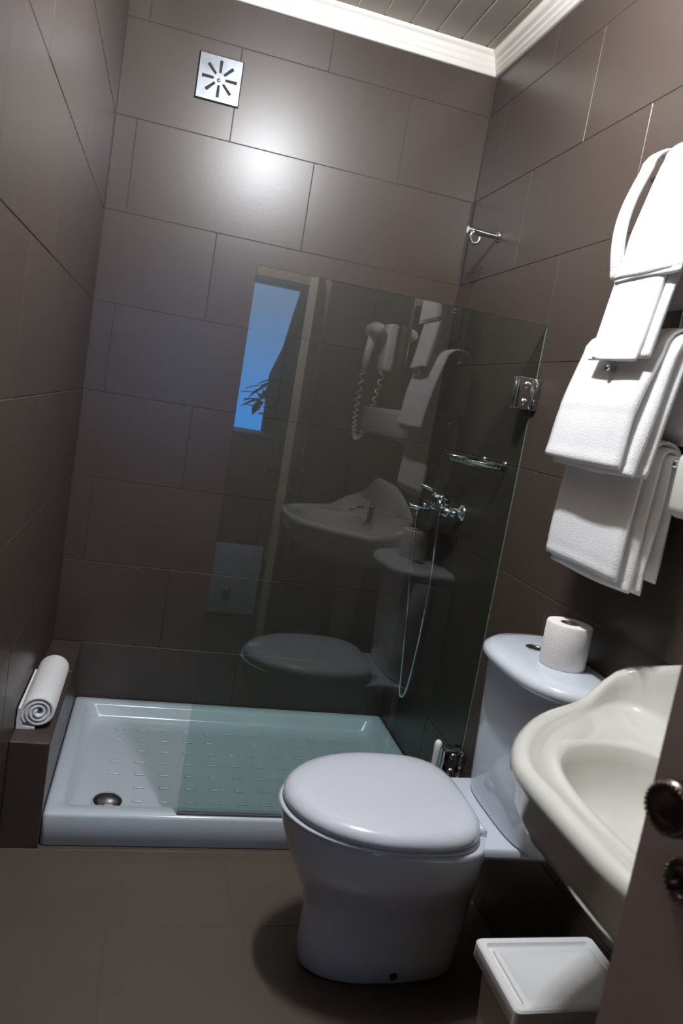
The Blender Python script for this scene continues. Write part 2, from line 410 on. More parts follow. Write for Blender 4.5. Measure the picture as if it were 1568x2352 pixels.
# ------------------------------------------------------------------ shower arm with hook holder
arm = empty('shower_holder', (W, -0.29, 1.925), 'short chrome shower bracket high on the right wall by the far corner', 'shower bracket')
bm = bmesh.new(); lathe(bm, [(0.019, 0), (0.019, 0.003), (0.013, 0.008), (0.010, 0.010)], axis((W, -0.29, 1.928), (-1, 0, 0)), 24)
link('wall_rose', bm, M['chrome'], arm, smooth=True)
bm = bmesh.new(); tube(bm, [(W-0.004, -0.29, 1.928), (W-0.05, -0.29, 1.928), (W-0.10, -0.292, 1.929), (W-0.112, -0.292, 1.929)], 0.0095, 14, rad=[.0085, .0095, .0115, .0115])
link('rod', bm, M['chrome'], arm, angle=50)
bm = bmesh.new(); ring = [Vector((W-0.092+0.017*math.cos(a), -0.318, 1.902+0.019*math.sin(a))) for a in [math.radians(100+t*26) for t in range(12)]]
tube(bm, [Vector((W-0.09, -0.296, 1.926))]+ring, 0.0058, 10)
link('hook', bm, M['chrome'], arm, smooth=True)

# ------------------------------------------------------------------ mixer with handset and hose
mix = empty('shower_mixer', (W, -0.36, 1.01), 'chrome bar shower mixer with hand shower and hose behind the glass', 'shower mixer')
bm = bmesh.new()
tube(bm, [(W-0.062, -0.235, 1.004), (W-0.062, -0.27, 1.004), (W-0.062, -0.30, 1.004), (W-0.062, -0.40, 1.004), (W-0.062, -0.43, 1.004), (W-0.062, -0.46, 1.004)], 0.02, 18, rad=[.014, .018, .021, .021, .018, .014])
link('body', bm, M['chrome'], mix, smooth=True)
for yy in (-0.27, -0.43):
    bm = bmesh.new(); lathe(bm, [(0.030, 0), (0.030, 0.004), (0.024, 0.012), (0.013, 0.015), (0.013, 0.05)], axis((W, yy, 1.006), (-1, 0, 0)), 24)
    link('inlet', bm, M['chrome'], mix, smooth=True)
bm = bmesh.new(); lathe(bm, [(0.019, 0), (0.022, 0.01), (0.022, 0.032), (0.017, 0.040), (0, 0.043)], axis((W-0.062, -0.352, 1.012), (-0.25, 0, 1)), 24)
h_ = link('lever', bm, M['chrome'], mix, smooth=True)
bm = bmesh.new(); tube(bm, [(W-0.066, -0.350, 1.05), (W-0.095, -0.345, 1.064), (W-0.13, -0.338, 1.074)], .006, 10, rad=[.008, .006, .005]); link('lever_blade', bm, M['chrome'], h_, smooth=True)
bm = bmesh.new(); lathe(bm, [(0.0, -0.012), (0.012, -0.010), (0.016, 0), (0.012, 0.010), (0, 0.012)], Matrix.Translation((W-0.05, -0.475, 1.006)), 18)
link('knob', bm, M['chrome'], mix, smooth=True)
bm = bmesh.new(); tube(bm, [(W-0.07, -0.315, 0.992), (W-0.10, -0.318, 0.990), (W-0.15, -0.318, 0.994)], .006, 12, rad=[.007, .005, .009])
lathe(bm, [(0, 0), (0.006, 0.001), (0.008, 0.007), (0.005, 0.013), (0, 0.014)], Matrix.Translation((W-0.095, -0.318, 0.998)) , 12)
link('spout', bm, M['chrome'], mix, smooth=True)
bm = bmesh.new(); tube(bm, [(W-0.045, -0.40, 1.032), (W-0.060, -0.405, 1.046), (W-0.075, -0.412, 1.050), (W-0.082, -0.418, 1.038)], .008, 12); link('handset_cradle', bm, M['chrome'], mix, smooth=True)
bm = bmesh.new()
hp = bez((W-0.115, -0.305, 0.985), (W-0.105, -0.31, 0.80), (W-0.075, -0.33, 0.50), (W-0.062, -0.325, 0.34), 20)
hp += bez((W-0.062, -0.325, 0.34), (W-0.058, -0.322, 0.295), (W-0.042, -0.328, 0.30), (W-0.040, -0.338, 0.36), 8)[1:]
hp += bez((W-0.040, -0.338, 0.36), (W-0.036, -0.38, 0.60), (W-0.06, -0.412, 0.85), (W-0.082, -0.418, 1.038), 20)[1:]
tube(bm, hp, 0.0052, 8)
link('hose', bm, M['chrome'], mix, smooth=True)

# ------------------------------------------------------------------ soap shelf
soap = empty('soap_shelf', (W, -0.58, 1.19), 'thin chrome wire soap shelf on the right wall behind the glass', 'shelf')
bm = bmesh.new()
Y1, Y2, ZS, D = -0.475, -0.690, 1.193, 0.112
tube(bm, [(W-D, Y1, ZS), (W-0.002, Y1, ZS)], .0032, 8); tube(bm, [(W-D, Y2, ZS), (W-0.002, Y2, ZS)], .0032, 8)
tube(bm, [(W-D, Y1, ZS), (W-D, Y2, ZS)], .0032, 8); tube(bm, [(W-0.006, Y1, ZS), (W-0.006, Y2, ZS)], .0032, 8)
link('frame', bm, M['chrome'], soap, smooth=True)
for i in range(7):
    bm = bmesh.new(); yy = Y1+(Y2-Y1)*(i+1)/8
    tube(bm, [(W-D, yy, ZS), (W-D+0.008, yy, ZS-0.012), (W-0.012, yy, ZS-0.012), (W-0.006, yy, ZS)], .0018, 6); link('wire', bm, M['chrome'], soap, smooth=True)
for yy in (Y1-0.05, Y2+0.012):
    bm = bmesh.new(); lathe(bm, [(0.010, 0), (0.010, 0.004), (0.006, 0.010), (0, 0.011)], axis((W, yy, ZS+0.006), (-1, 0, 0)), 14); link('fixing', bm, M['chrome'], soap, smooth=True)

# ------------------------------------------------------------------ toilet
TC = -1.222
def egg(xf, xb, hw, z, cy0=TC, n=56, ef=2.0, eb=4.0, split=0.56):
    xm = xf+(xb-xf)*split; P = []
    for i in range(n):
        a = 2*math.pi*i/n; c, s = math.cos(a), math.sin(a)
        ee = ef if c < 0 else eb
        L = (xm-xf) if c < 0 else (xb-xm)
        P.append(Vector((xm+math.copysign(abs(c)**(2/ee), c)*L, cy0+math.copysign(abs(s)**(2/ee), s)*hw, z)))
    return P
toilet = empty('toilet', (0.95, TC, 0), 'white close-coupled toilet with closed lid beside the shower screen', 'toilet')
bm = bmesh.new()
rings = [egg(.748, 1.115, .078, 0.0, -1.208, eb=3, split=.4), egg(.735, 1.120, .088, .012, -1.208, eb=3, split=.4), egg(.729, 1.125, .092, .06, -1.208, eb=3, split=.4), egg(.730, 1.128, .094, .10, -1.208, eb=3, split=.4), egg(.731, 1.128, .100, .15, -1.21, eb=3, split=.42),
         egg(.720, 1.125, .112, .19, -1.212, eb=3, split=.45), egg(.702, 1.12, .132, .23, -1.215, eb=3, split=.48), egg(.682, 1.115, .152, .27, -1.218, eb=3, split=.5), egg(.662, 1.11, .170, .315, TC, eb=3.2, split=.52), egg(.647, 1.10, .181, .355, TC, eb=3.5), egg(.638, 1.095, .187, .388, TC, eb=4), egg(.636, 1.092, .188, .398, TC), egg(.640, 1.088, .185, .402, TC), egg(.70, 1.03, .13, .402, TC)]
loft(bm, rings)
bowl = link('bowl', bm, M['ceramic'], toilet, angle=50)
bm = bmesh.new()
def plat(z, i=0.0, xl=0.98):
    return [Vector(p) for p in [(xl, TC-.150+i, z), (1.06, TC-.156+i, z), (1.15, TC-.160+i, z), (1.24, TC-.168+i, z), (1.268, TC-.168+i, z), (1.270, TC-.160+i, z), (1.270, TC+.160-i, z), (1.268, TC+.168-i, z), (1.24, TC+.168-i, z), (1.15, TC+.160-i, z), (1.06, TC+.156-i, z), (xl, TC+.150-i, z)]]
loft(bm, [plat(.345, .05, 1.03), plat(.372, .012), plat(.385, 0), plat(.396, 0), plat(.401, .004)])
link('rear_platform', bm, M['ceramic'], toilet, angle=40)
bm = bmesh.new(); loft(bm, [egg(.640, 1.066, .186, .4035), egg(.631, 1.068, .190, .4055), egg(.630, 1.068, .190, .410), egg(.636, 1.066, .186, .4125)])
link('seat', bm, M['ceramic'], toilet, smooth=True)
kw = dict(eb=3.3)
bm = bmesh.new(); loft(bm, [egg(.655, 1.064, .182, .4135, **kw), egg(.643, 1.070, .1905, .4150, **kw), egg(.638, 1.073, .1945, .4210, **kw), egg(.639, 1.073, .1940, .430, **kw), egg(.645, 1.070, .190, .438, **kw), egg(.658, 1.063, .181, .4455, **kw), egg(.682, 1.048, .166, .4505, **kw), egg(.72, 1.02, .138, .4530, **kw), egg(.77, .98, .09, .4540, **kw), egg(.84, .93, .03, .4542, **kw)])
link('lid', bm, M['seat'], toilet, smooth=True)
for s in (-1, 1):
    bm = bmesh.new(); tube(bm, [(1.078, TC+s*.085-.022, .410), (1.078, TC+s*.085+.022, .410)], .009, 12); link('hinge', bm, M['seat'], toilet, smooth=True)
bm = bmesh.new(); lathe(bm, [(0.009, 0), (0.009, 0.002), (0.006, 0.004), (0, 0.0045)], axis((0.945, -1.2995, 0.030), (0, -1, 0)), 14); link('bolt_cap', bm, M['dark'], toilet, smooth=True)
# tank: D-shaped plan
KC = -1.258
def dplan(xf, hw, z, n=40, e=2.4, xb=1.2735, yc=KC):
    P = []
    for i in range(n+1):
        a = math.pi*i/n; c, s = math.cos(a), math.sin(a)
        P.append(Vector((xb-abs(s)**(2/e)*(xb-xf), yc+math.copysign(abs(c)**(2/e), c)*hw, z)))
    return P
bm = bmesh.new()
kw = dict(e=3.8, yc=-1.244)
loft(bm, [dplan(1.145, .172, .4025, **kw), dplan(1.128, .183, .406, **kw), dplan(1.124, .186, .42, **kw), dplan(1.116, .192, .60, **kw), dplan(1.108, .198, .755, **kw), dplan(1.114, .192, .762, **kw)])
link('tank', bm, M['ceramic'], toilet, angle=50)
bm = bmesh.new()
kw = dict(e=2.9, yc=-1.264)
loft(bm, [dplan(1.095, .200, .7635, **kw), dplan(1.074, .211, .767, **kw), dplan(1.066, .215, .776, **kw), dplan(1.070, .212, .789, **kw), dplan(1.086, .203, .798, **kw), dplan(1.12, .180, .8015, **kw), dplan(1.19, .12, .8025, **kw), dplan(1.25, .03, .803, **kw)])
link('tank_lid', bm, M['ceramic'], toilet, angle=70)
bm = bmesh.new(); lathe(bm, [(0.024, 0), (0.024, 0.004), (0.020, 0.0055), (0.019, 0.0035), (0, 0.0035)], Matrix.Translation((1.190, -1.195, .8015)), 28)
fb = link('flush_button', bm, M['chrome'], toilet, angle=40)
bm = bmesh.new(); box(bm, 1.188, 1.192, -1.214, -1.176, .804, .8065); link('button_split', bm, M['dark'], fb)

# toilet paper roll standing on the tank
RX, RY = 1.201, -1.296
roll = empty('toilet_paper_roll', (RX, RY, .8025), 'white toilet paper roll standing upright on the tank lid', 'toilet paper')
bm = bmesh.new(); lathe(bm, [(0.021, 0.0), (0.0485, 0.0), (0.0505, 0.003), (0.0505, 0.095), (0.0485, 0.098), (0.021, 0.098)], Matrix.Translation((RX, RY, .8025)), 48)
bmesh.ops.delete(bm, geom=[f for f in bm.faces if len(f.verts) > 4], context='FACES')
link('paper', bm, M['paper'], roll, angle=40)
bm = bmesh.new(); lathe(bm, [(0.021, 0.001), (0.021, 0.097)], Matrix.Translation((RX, RY, .8025)), 32)
bmesh.ops.delete(bm, geom=[f for f in bm.faces if len(f.verts) > 4], context='FACES')
link('core', bm, M['card'], roll, smooth=True)

# toilet brush
br = empty('toilet_brush', (1.105, -0.955, 0), 'toilet brush with pale handle standing between toilet and glass', 'toilet brush')
bm = bmesh.new(); lathe(bm, [(0.045, 0), (0.048, 0.004), (0.044, 0.10), (0.030, 0.13), (0.030, 0.135), (0.012, 0.135)], Matrix.Translation((1.105, -0.955, 0)), 28); link('holder', bm, M['white_plastic'], br, angle=50)
bm = bmesh.new(); lathe(bm, [(0.007, 0.13), (0.008, 0.30), (0.0098, 0.42), (0.0105, 0.437), (0.0085, 0.444), (0.004, 0.448), (0, 0.449)], Matrix.Translation((1.105, -0.955, 0)), 18); link('handle', bm, M['white_plastic'], br, smooth=True)

# ------------------------------------------------------------------ basin
BC = Vector((1.06, -1.93))
poly = [(1.272, -1.430), (1.235, -1.440), (1.16, -1.490), (1.075, -1.545), (1.00, -1.583), (0.942, -1.632), (0.885, -1.696), (0.856, -1.744), (0.833, -1.80), (0.830, -1.93), (0.832, -2.05), (0.845, -2.105), (0.885, -2.17), (0.95, -2.22), (1.06, -2.285), (1.16, -2.355), (1.235, -2.42), (1.272, -2.43)]
def ray_poly(a):
    d = Vector((math.cos(a), math.sin(a))); best = None
    PP = poly
    for i in range(len(PP)):
        p, q = Vector(PP[i]), Vector(PP[(i+1) % len(PP)]); e_ = q-p; den = d.x*e_.y-d.y*e_.x
        if abs(den) < 1e-9: continue
        w_ = p-BC; t = (w_.x*e_.y-w_.y*e_.x)/den; s = (w_.x*d.y-w_.y*d.x)/den
        if t > 0 and -1e-6 <= s <= 1+1e-6: best = t if best is None else min(best, t)
    return best
NB = 120
Ro = [ray_poly(2*math.pi*i/NB) for i in range(NB)]
def smooth_list(L, k, keep):
    for _ in range(k):
        L = [L[i] if keep(i) else (L[i-1]+2*L[i]+L[(i+1) % NB])/4 for i in range(NB)]
    return L
Ro = smooth_list(Ro, 5, lambda i: abs(((2*math.pi*i/NB+math.pi) % (2*math.pi))-math.pi) < 0.75)
def Ri(a):
    c, s = math.cos(a), math.sin(a); ax = 0.150 if c < 0 else 0.135; ay = 0.245
    return ((abs(c)/ax)**2.4+(abs(s)/ay)**2.4)**(-1/2.4)
def bz_ring(fr, fz):
    P = []
    for i in range(NB):
        a = 2*math.pi*i/NB; ro, ri = Ro[i], min(Ri(a), Ro[i]-0.03); r = fr(ro, ri)
        px, py = BC.x+r*math.cos(a), BC.y+r*math.sin(a)
        ox, oy = BC.x+ro*math.cos(a), BC.y+ro*math.sin(a)
        wallness = sstep(1.09, 1.272, ox)**1.25
        peak = 0.045+0.14*sstep(0.56, 0.10, abs(oy+1.93))
        zr = 0.818+wallness*peak
        P.append(Vector((min(px, 1.2735), py, fz(zr, a))))
    return P
B0 = 0.815
def mixz(t):
    def f(zr, a): return B0+(zr-B0)*t
    return f
basin = empty('wash_basin', (1.06, -1.93, 0), 'cream ceramic wash basin with rolled rim and raised back, partly behind the door', 'wash basin')
bm = bmesh.new()
R_ = []
R_.append(bz_ring(lambda o, i: o*.22, lambda z, a: .625))
R_.append(bz_ring(lambda o, i: o*.40, lambda z, a: .640))
R_.append(bz_ring(lambda o, i: o*.66, lambda z, a: .675))
R_.append(bz_ring(lambda o, i: o*.86, lambda z, a: .715))
R_.append(bz_ring(lambda o, i: o*.935, lambda z, a: .745))
R_.append(bz_ring(lambda o, i: o-.010, lambda z, a: B0+(z-B0)*.6-.034))
R_.append(bz_ring(lambda o, i: o-.001, lambda z, a: z-.025))
R_.append(bz_ring(lambda o, i: o, lambda z, a: z-.015))
R_.append(bz_ring(lambda o, i: o-.005, lambda z, a: z-.006))
R_.append(bz_ring(lambda o, i: o-.014, lambda z, a: z))
R_.append(bz_ring(lambda o, i: o-.026, lambda z, a: z-.001))
R_.append(bz_ring(lambda o, i: o-.033, lambda z, a: B0+(z-B0)*.88-.003))
R_.append(bz_ring(lambda o, i: max(o-.038, i+.022), lambda z, a: B0+(z-B0)*.55-.006))
R_.append(bz_ring(lambda o, i: max(o-.043, i+.020), lambda z, a: B0+(z-B0)*.15-.010))
R_.append(bz_ring(lambda o, i: max(o-.050, i+.018), lambda z, a: B0-.015))
R_.append(bz_ring(lambda o, i: i+.014, lambda z, a: B0-.013))
R_.append(bz_ring(lambda o, i: i+.008, lambda z, a: B0-.011))
R_.append(bz_ring(lambda o, i: i, lambda z, a: B0-.020))
for s, z in ((.965, .772), (.92, .742), (.84, .715), (.70, .694), (.50, .682), (.25, .676), (.08, .674)):
    R_.append(bz_ring(lambda o, i, s=s: i*s, lambda zz, a, z=z: z))
loft(bm, R_)
link('bowl', bm, M['cream'], basin, smooth=True)
bm = bmesh.new(); lathe(bm, [(0.020, 0), (0.020, 0.002), (0.014, 0.003), (0, 0.002)], Matrix.Translation((BC.x, BC.y, .6745)), 20); link('waste', bm, M['chrome'], basin, smooth=True)
bm = bmesh.new(); lathe(bm, [(0.085, 0), (0.083, 0.02), (0.060, 0.10), (0.052, 0.30), (0.056, 0.50), (0.075, 0.63)], Matrix.Translation((1.165, -1.93, 0)), 32); link('pedestal', bm, M['cream'], basin, angle=50)
tap = empty('basin_tap', (1.215, -1.93, .81), 'chrome single lever tap on the back of the cream basin', 'tap')
bm = bmesh.new(); lathe(bm, [(0.026, 0), (0.026, 0.006), (0.020, 0.014), (0.019, 0.075), (0.016, 0.085), (0, 0.087)], Matrix.Translation((1.215, -1.93, .803)), 24); link('body', bm, M['chrome'], tap, smooth=True)
bm = bmesh.new(); tube(bm, bez((1.205, -1.93, .855), (1.17, -1.93, .875), (1.13, -1.93, .875), (1.115, -1.93, .845), 8), .010, 12); link('spout', bm, M['chrome'], tap, smooth=True)
bm = bmesh.new(); tube(bm, [(1.218, -1.93, .888), (1.20, -1.93, .905), (1.155, -1.93, .925)], .007, 10); link('lever', bm, M['chrome'], tap, smooth=True)

# ceramic shelf above the basin
shelf = tag(link('ceramic_shelf', bm := bx(W-0.115, W-0.001, -2.18, -1.565, 1.190, 1.312, bev=0.022, seg=4), M['cream'], None, angle=50), 'cream ceramic shelf on the right wall just behind the towels', 'shelf')
# mirror above
mir = empty('wall_mirror', (W, -1.78, 1.62), 'framed rectangular mirror on the right wall above the ceramic shelf', 'mirror')
link('glass', bx(W-0.012, W-0.002, -2.0, -1.56, 1.36, 1.86), M['mirror'], mir)
bm = bmesh.new()
for a in ((-2.03, -1.53, 1.335, 1.362), (-2.03, -1.53, 1.858, 1.885), (-2.03, -2.0, 1.362, 1.858), (-1.56, -1.53, 1.362, 1.858)): box(bm, W-0.018, W-0.001, a[0], a[1], a[2], a[3], .003)
link('frame', bm, M['steel'], mir, angle=40)

# hair dryer with coiled cord (seen in the glass)
hd = empty('hair_dryer', (W, -2.28, 1.58), 'white wall-mounted hair dryer with hanging coiled cord, seen in the glass', 'hair dryer')
link('wall_base', bx(W-0.05, W-0.001, -2.31, -2.19, 1.48, 1.70, bev=0.015, seg=3), M['white_plastic'], hd, angle=50)
bm = bmesh.new(); tube(bm, [(W-0.09, -2.18, 1.66), (W-0.09, -2.21, 1.665), (W-0.09, -2.27, 1.667), (W-0.09, -2.34, 1.665), (W-0.09, -2.37, 1.66)], .03, 20, rad=[.022, .028, .036, .036, .028]); link('barrel', bm, M['white_plastic'], hd, smooth=True)
bm = bmesh.new(); tube(bm, [(W-0.092, -2.30, 1.645), (W-0.10, -2.315, 1.56), (W-0.105, -2.33, 1.47)], .018, 14, rad=[.022, .019, .015]); link('handle', bm, M['white_plastic'], hd, smooth=True)
bm = bmesh.new(); base = bez((W-0.105, -2.33, 1.47), (W-0.12, -2.36, 1.05), (W-0.06, -2.30, 1.02), (W-0.04, -2.22, 1.48), 200)
pts = []
for i, p in enumerate(base):
    a = i*0.9; pts.append(p+Vector((math.cos(a), math.sin(a), 0))*0.011)
tube(bm, pts, .0035, 6); link('coiled_cord', bm, M['white_plastic'], hd, smooth=True)

# ------------------------------------------------------------------ towels
def sheet(bm, y0, y1, front, r, bc, back, th=0.011, ny=14, seed=0, bulge=0.0, amp=0.004, drift=0.0, skew=0.0, band=None):
    """front=(x,z) hem of the room-side flap, bc=(x,z) bar centre, back=(x,z) hem of the wall-side flap"""
    C_ = []
    bx_, bz_ = bc; fx, fz = front
    n1 = 30
    tx = bx_-r
    for i in range(n1):
        t = i/n1; x = fx+(tx-fx)*t**0.9; z = fz+(bz_-fz)*t
        x -= bulge*math.sin(math.pi*min(1, t*1.0))
        C_.append((x, z))
    for i in range(9):
        a = math.pi-math.pi*i/8; C_.append((bx_+r*math.cos(a), bz_+r*math.sin(a)))
    for i in range(1, 7):
        t = i/6; C_.append((bx_+r+(back[0]-bx_-r)*t, bz_+(back[1]-bz_)*t))
    n = len(C_); h = th/2
    rings = []
    for j in range(ny+1):
        y = y0+(y1-y0)*j/ny; endf = min(j, ny-j)
        hh = h*(0.55 if endf == 0 else (0.9 if endf == 1 else 1.0))
        O_, I_ = [], []
        for i, (x, z) in enumerate(C_):
            a, b = C_[max(i-1, 0)], C_[min(i+1, n-1)]; tx_, tz_ = b[0]-a[0], b[1]-a[1]; L = math.hypot(tx_, tz_); nx, nz = -tz_/L, tx_/L
            w_ = noise.noise(Vector((y*9+seed*3.1, x*5, z*6+seed)))*amp*(1.0 if i < n1 else 0.3)
            yo = noise.noise(Vector((seed*7, z*7, j*0.05)))*amp*1.2-skew*min(1, max(0, (z-fz)/(bz_-fz)))*(j/ny)
            k = 0.6 if i in (0, n-1) else 1.0
            if band and i < n1 and band[0] < z < band[1]: k = 0.72
            if i == 3: k = 0.80
            zz = z+(noise.noise(Vector((y*8, seed*2.7, 1.5)))*0.006-drift*(y-y0)/(y1-y0) if i == 0 else 0)
            cx_ = x+nx*w_; cz_ = zz+nz*w_
            O_.append(Vector((cx_+nx*hh*k, y+yo, cz_+nz*hh*k))); I_.append(Vector((cx_-nx*hh*k, y+yo, cz_-nz*hh*k)))
        rings.append(O_+I_[::-1])
    R = [[bm.verts.new(p) for p in rr] for rr in rings]; m_ = len(R[0])
    for a, b in zip(R, R[1:]):
        for i in range(m_): bm.faces.new((a[i], a[(i+1) % m_], b[(i+1) % m_], b[i]))
    for rr in (R[0], R[-1]):
        for i in range(n-1):
            bm.faces.new((rr[i], rr[i+1], rr[m_-2-i], rr[m_-1-i]))
def towel(name, label, sheets):
    bm = bmesh.new()
    for s in sheets: sheet(bm, **s)
    return bm
GT = 'white towels hung on the wall rack'
# rack
rack = empty('towel_rack', (W, -1.36, 1.6), 'chrome wall rack with four bars hidden under the white towels', 'towel rack')
bars = {1: (1.200, 1.862), 2: (1.180, 1.668), 3: (1.203, 1.490), 4: (1.208, 1.285)}
for k, (bx0, bz0) in bars.items():
    bm = bmesh.new(); tube(bm, [(bx0, -1.185 if k > 2 else -1.25, bz0), (bx0, -1.52, bz0)], .0075, 12); link('bar', bm, M['chrome'], rack, smooth=True)
bm = bmesh.new(); tube(bm, [(W-0.012, -1.37, 1.93), (W-0.012, -1.37, 1.22)], .009, 12)
for k, (bx0, bz0) in bars.items(): tube(bm, [(bx0, -1.37, bz0), (W-0.012, -1.37, bz0)], .007, 10)
link('post', bm, M['chrome'], rack, smooth=True)
bm = bmesh.new(); tube(bm, [(1.160, -1.352, 1.456), (1.126, -1.354, 1.453), (1.120, -1.354, 1.453)], .008, 12, rad=[.005, .005, .007]); link('hook', bm, M['chrome'], rack, smooth=True)

t1 = empty('hanging_towel', (1.20, -1.38, 1.86), 'topmost white towel on the rack with a loose bulging fold at its far edge', 'towel', GT)
bm = bmesh.new()
sheet(bm, -1.50, -1.286, (1.138, 1.636), .040, bars[1], (1.255, 1.70), seed=1, bulge=0.006, skew=0.055)
sheet(bm, -1.49, -1.325, (1.152, 1.652), .024, bars[1], (1.235, 1.72), seed=2, th=.010)
sheet(bm, -1.310, -1.268, (1.140, 1.638), .043, bars[1], (1.252, 1.76), seed=3, bulge=0.022, ny=4, amp=.001, th=.010)
sheet(bm, -1.50, -1.29, (1.137, 1.630), .036, (1.182, 1.70), (1.21, 1.695), seed=5, ny=10, th=.008, amp=.002)
link('cloth', bm, M['towel'], t1, smooth=True)

t2 = empty('hanging_towel', (1.18, -1.38, 1.67), 'small white towel hanging second from the top with its hem over the large towel', 'towel', GT)
bm = bmesh.new()
sheet(bm, -1.45, -1.283, (1.117, 1.462), .030, bars[2], (1.212, 1.58), seed=11, th=.009, drift=-0.006)
sheet(bm, -1.475, -1.298, (1.129, 1.472), .018, bars[2], (1.200, 1.60), seed=12, th=.009)
link('cloth', bm, M['towel'], t2, smooth=True)

t3 = empty('hanging_towel', (1.20, -1.35, 1.49), 'large white bath towel in the middle of the rack with a woven band', 'towel', GT)
bm = bmesh.new()
sheet(bm, -1.475, -1.196, (1.112, 1.257), .046, bars[3], (1.250, 1.32), seed=21, bulge=0.008, band=(1.275, 1.372))
sheet(bm, -1.505, -1.204, (1.128, 1.244), .033, bars[3], (1.238, 1.33), seed=22, bulge=0.004, th=.012)
sheet(bm, -1.515, -1.215, (1.146, 1.250), .020, bars[3], (1.222, 1.34), seed=23, th=.012)
link('cloth', bm, M['towel'], t3, smooth=True)
t4 = empty('hanging_towel', (1.208, -1.35, 1.285), 'lowest white towel hanging in the shadow under the large towel', 'towel', GT)
bm = bmesh.new()
sheet(bm, -1.480, -1.200, (1.160, 1.042), .036, bars[4], (1.244, 1.09), seed=31, bulge=0.003, drift=0.0)
sheet(bm, -1.500, -1.206, (1.176, 1.022), .023, bars[4], (1.232, 1.05), seed=32, th=.012)
sheet(bm, -1.515, -1.212, (1.195, 1.028), .011, bars[4], (1.219, 1.06), seed=33, th=.010)
link('cloth', bm, M['towel'], t4, smooth=True)

# rolled towel on the ledge
rt_ = empty('rolled_towel', (0.052, -0.53, LZ), 'rolled white towel lying on the tiled ledge at the left', 'towel')
bm = bmesh.new(); turns = 3.3; N_ = 100; ptsr = []
cx0, cz0 = 0.0545, LZ+0.0475
for i in range(N_+1):
    t = i/N_; a = -math.pi*0.75-turns*2*math.pi*(1-t); r = 0.007+0.036*t
    ptsr.append((cx0+r*math.cos(a), cz0+r*math.sin(a)))
tail = [(ptsr[-1][0]-0.004, LZ+0.0085), (0.012, LZ+0.0070), (0.006, LZ+0.012)]
h = .0052; rings = []
C2 = ptsr
for j, y in enumerate([-0.388, -0.394, -0.43, -0.49, -0.55, -0.61, -0.66, -0.708, -0.714]):
    O_, I_ = [], []
    e_ = 0.55 if j in (0, 8) else 1.0
    for i, (x, z) in enumerate(C2):
        a, b = C2[max(i-1, 0)], C2[min(i+1, len(C2)-1)]; dx, dz = b[0]-a[0], b[1]-a[1]; L = math.hypot(dx, dz); nx, nz = -dz/L, dx/L
        w_ = noise.noise(Vector((y*20, x*40, z*40)))*0.0008
        yy = y-(0.004*math.sin(i*0.21) if j in (7, 8) else 0)
        O_.append((x+nx*(h*e_+w_), yy, z+nz*(h*e_+w_))); I_.append((x-nx*(h*e_-w_), yy, z-nz*(h*e_-w_)))
    rings.append(O_+I_[::-1])
R = [[bm.verts.new(p) for p in rr] for rr in rings]; m_ = len(R[0]); n = len(C2)
for a, b in zip(R, R[1:]):
    for i in range(m_): bm.faces.new((a[i], a[(i+1) % m_], b[(i+1) % m_], b[i]))
for rr in (R[0], R[-1]):
    for i in range(n-1): bm.faces.new((rr[i], rr[i+1], rr[m_-2-i], rr[m_-1-i]))
link('roll', bm, M['towel'], rt_, smooth=True)
bm = bmesh.new(); loft(bm, [[(0.003, y, LZ+0.001), (0.050, y, LZ+0.001), (0.050, y, LZ+0.006), (0.020, y, LZ+0.009), (0.012, y, LZ+0.030), (0.012, y, LZ+0.058), (0.004, y, LZ+0.060), (0.0025, y, LZ+0.030)] for y in (-0.44, -0.58, -0.718)])
link('loose_end', bm, M['towel'], rt_, angle=40)

# ------------------------------------------------------------------ bin
bn = empty('waste_bin', (1.128, -1.605, 0), 'beige rectangular waste bin with white panelled lid under the basin', 'bin')
bm = bmesh.new()
loft(bm, [rrect(1.030, 1.225, -1.665, -1.545, .02, 0), rrect(1.012, 1.243, -1.683, -1.527, .02, .272)], cap1=True)
link('body', bm, M['bin_body'], bn, angle=40)
bm = bmesh.new()
X0, X1, Y0_, Y1_ = 1.000, 1.262, -1.698, -1.514
loft(bm, [rrect(X0+.004, X1-.004, Y0_+.004, Y1_-.004, .012, .262), rrect(X0, X1, Y0_, Y1_, .012, .268), rrect(X0, X1, Y0_, Y1_, .012, .296), rrect(X0+.003, X1-.003, Y0_+.003, Y1_-.003, .012, .300),
          rrect(X0+.016, X1-.016, Y0_+.016, Y1_-.016, .008, .300), rrect(X0+.019, X1-.019, Y0_+.019, Y1_-.019, .007, .292)])
lid = link('lid', bm, M['bin_lid'], bn, angle=35)
bm = bmesh.new()
loft(bm, [rrect(X0+.024, X1-.024, Y0_+.006, Y1_-.030, .006, .290), rrect(X0+.024, X1-.024, Y0_+.006, Y1_-.030, .006, .3005), rrect(X0+.027, X1-.027, Y0_+.009, Y1_-.033, .005, .302),
          rrect(X0+.036, X1-.036, Y0_+.020, Y1_-.044, .004, .302), rrect(X0+.038, X1-.038, Y0_+.022, Y1_-.046, .004, .3005)])
link('flap', bm, M['bin_lid'], lid, angle=35)

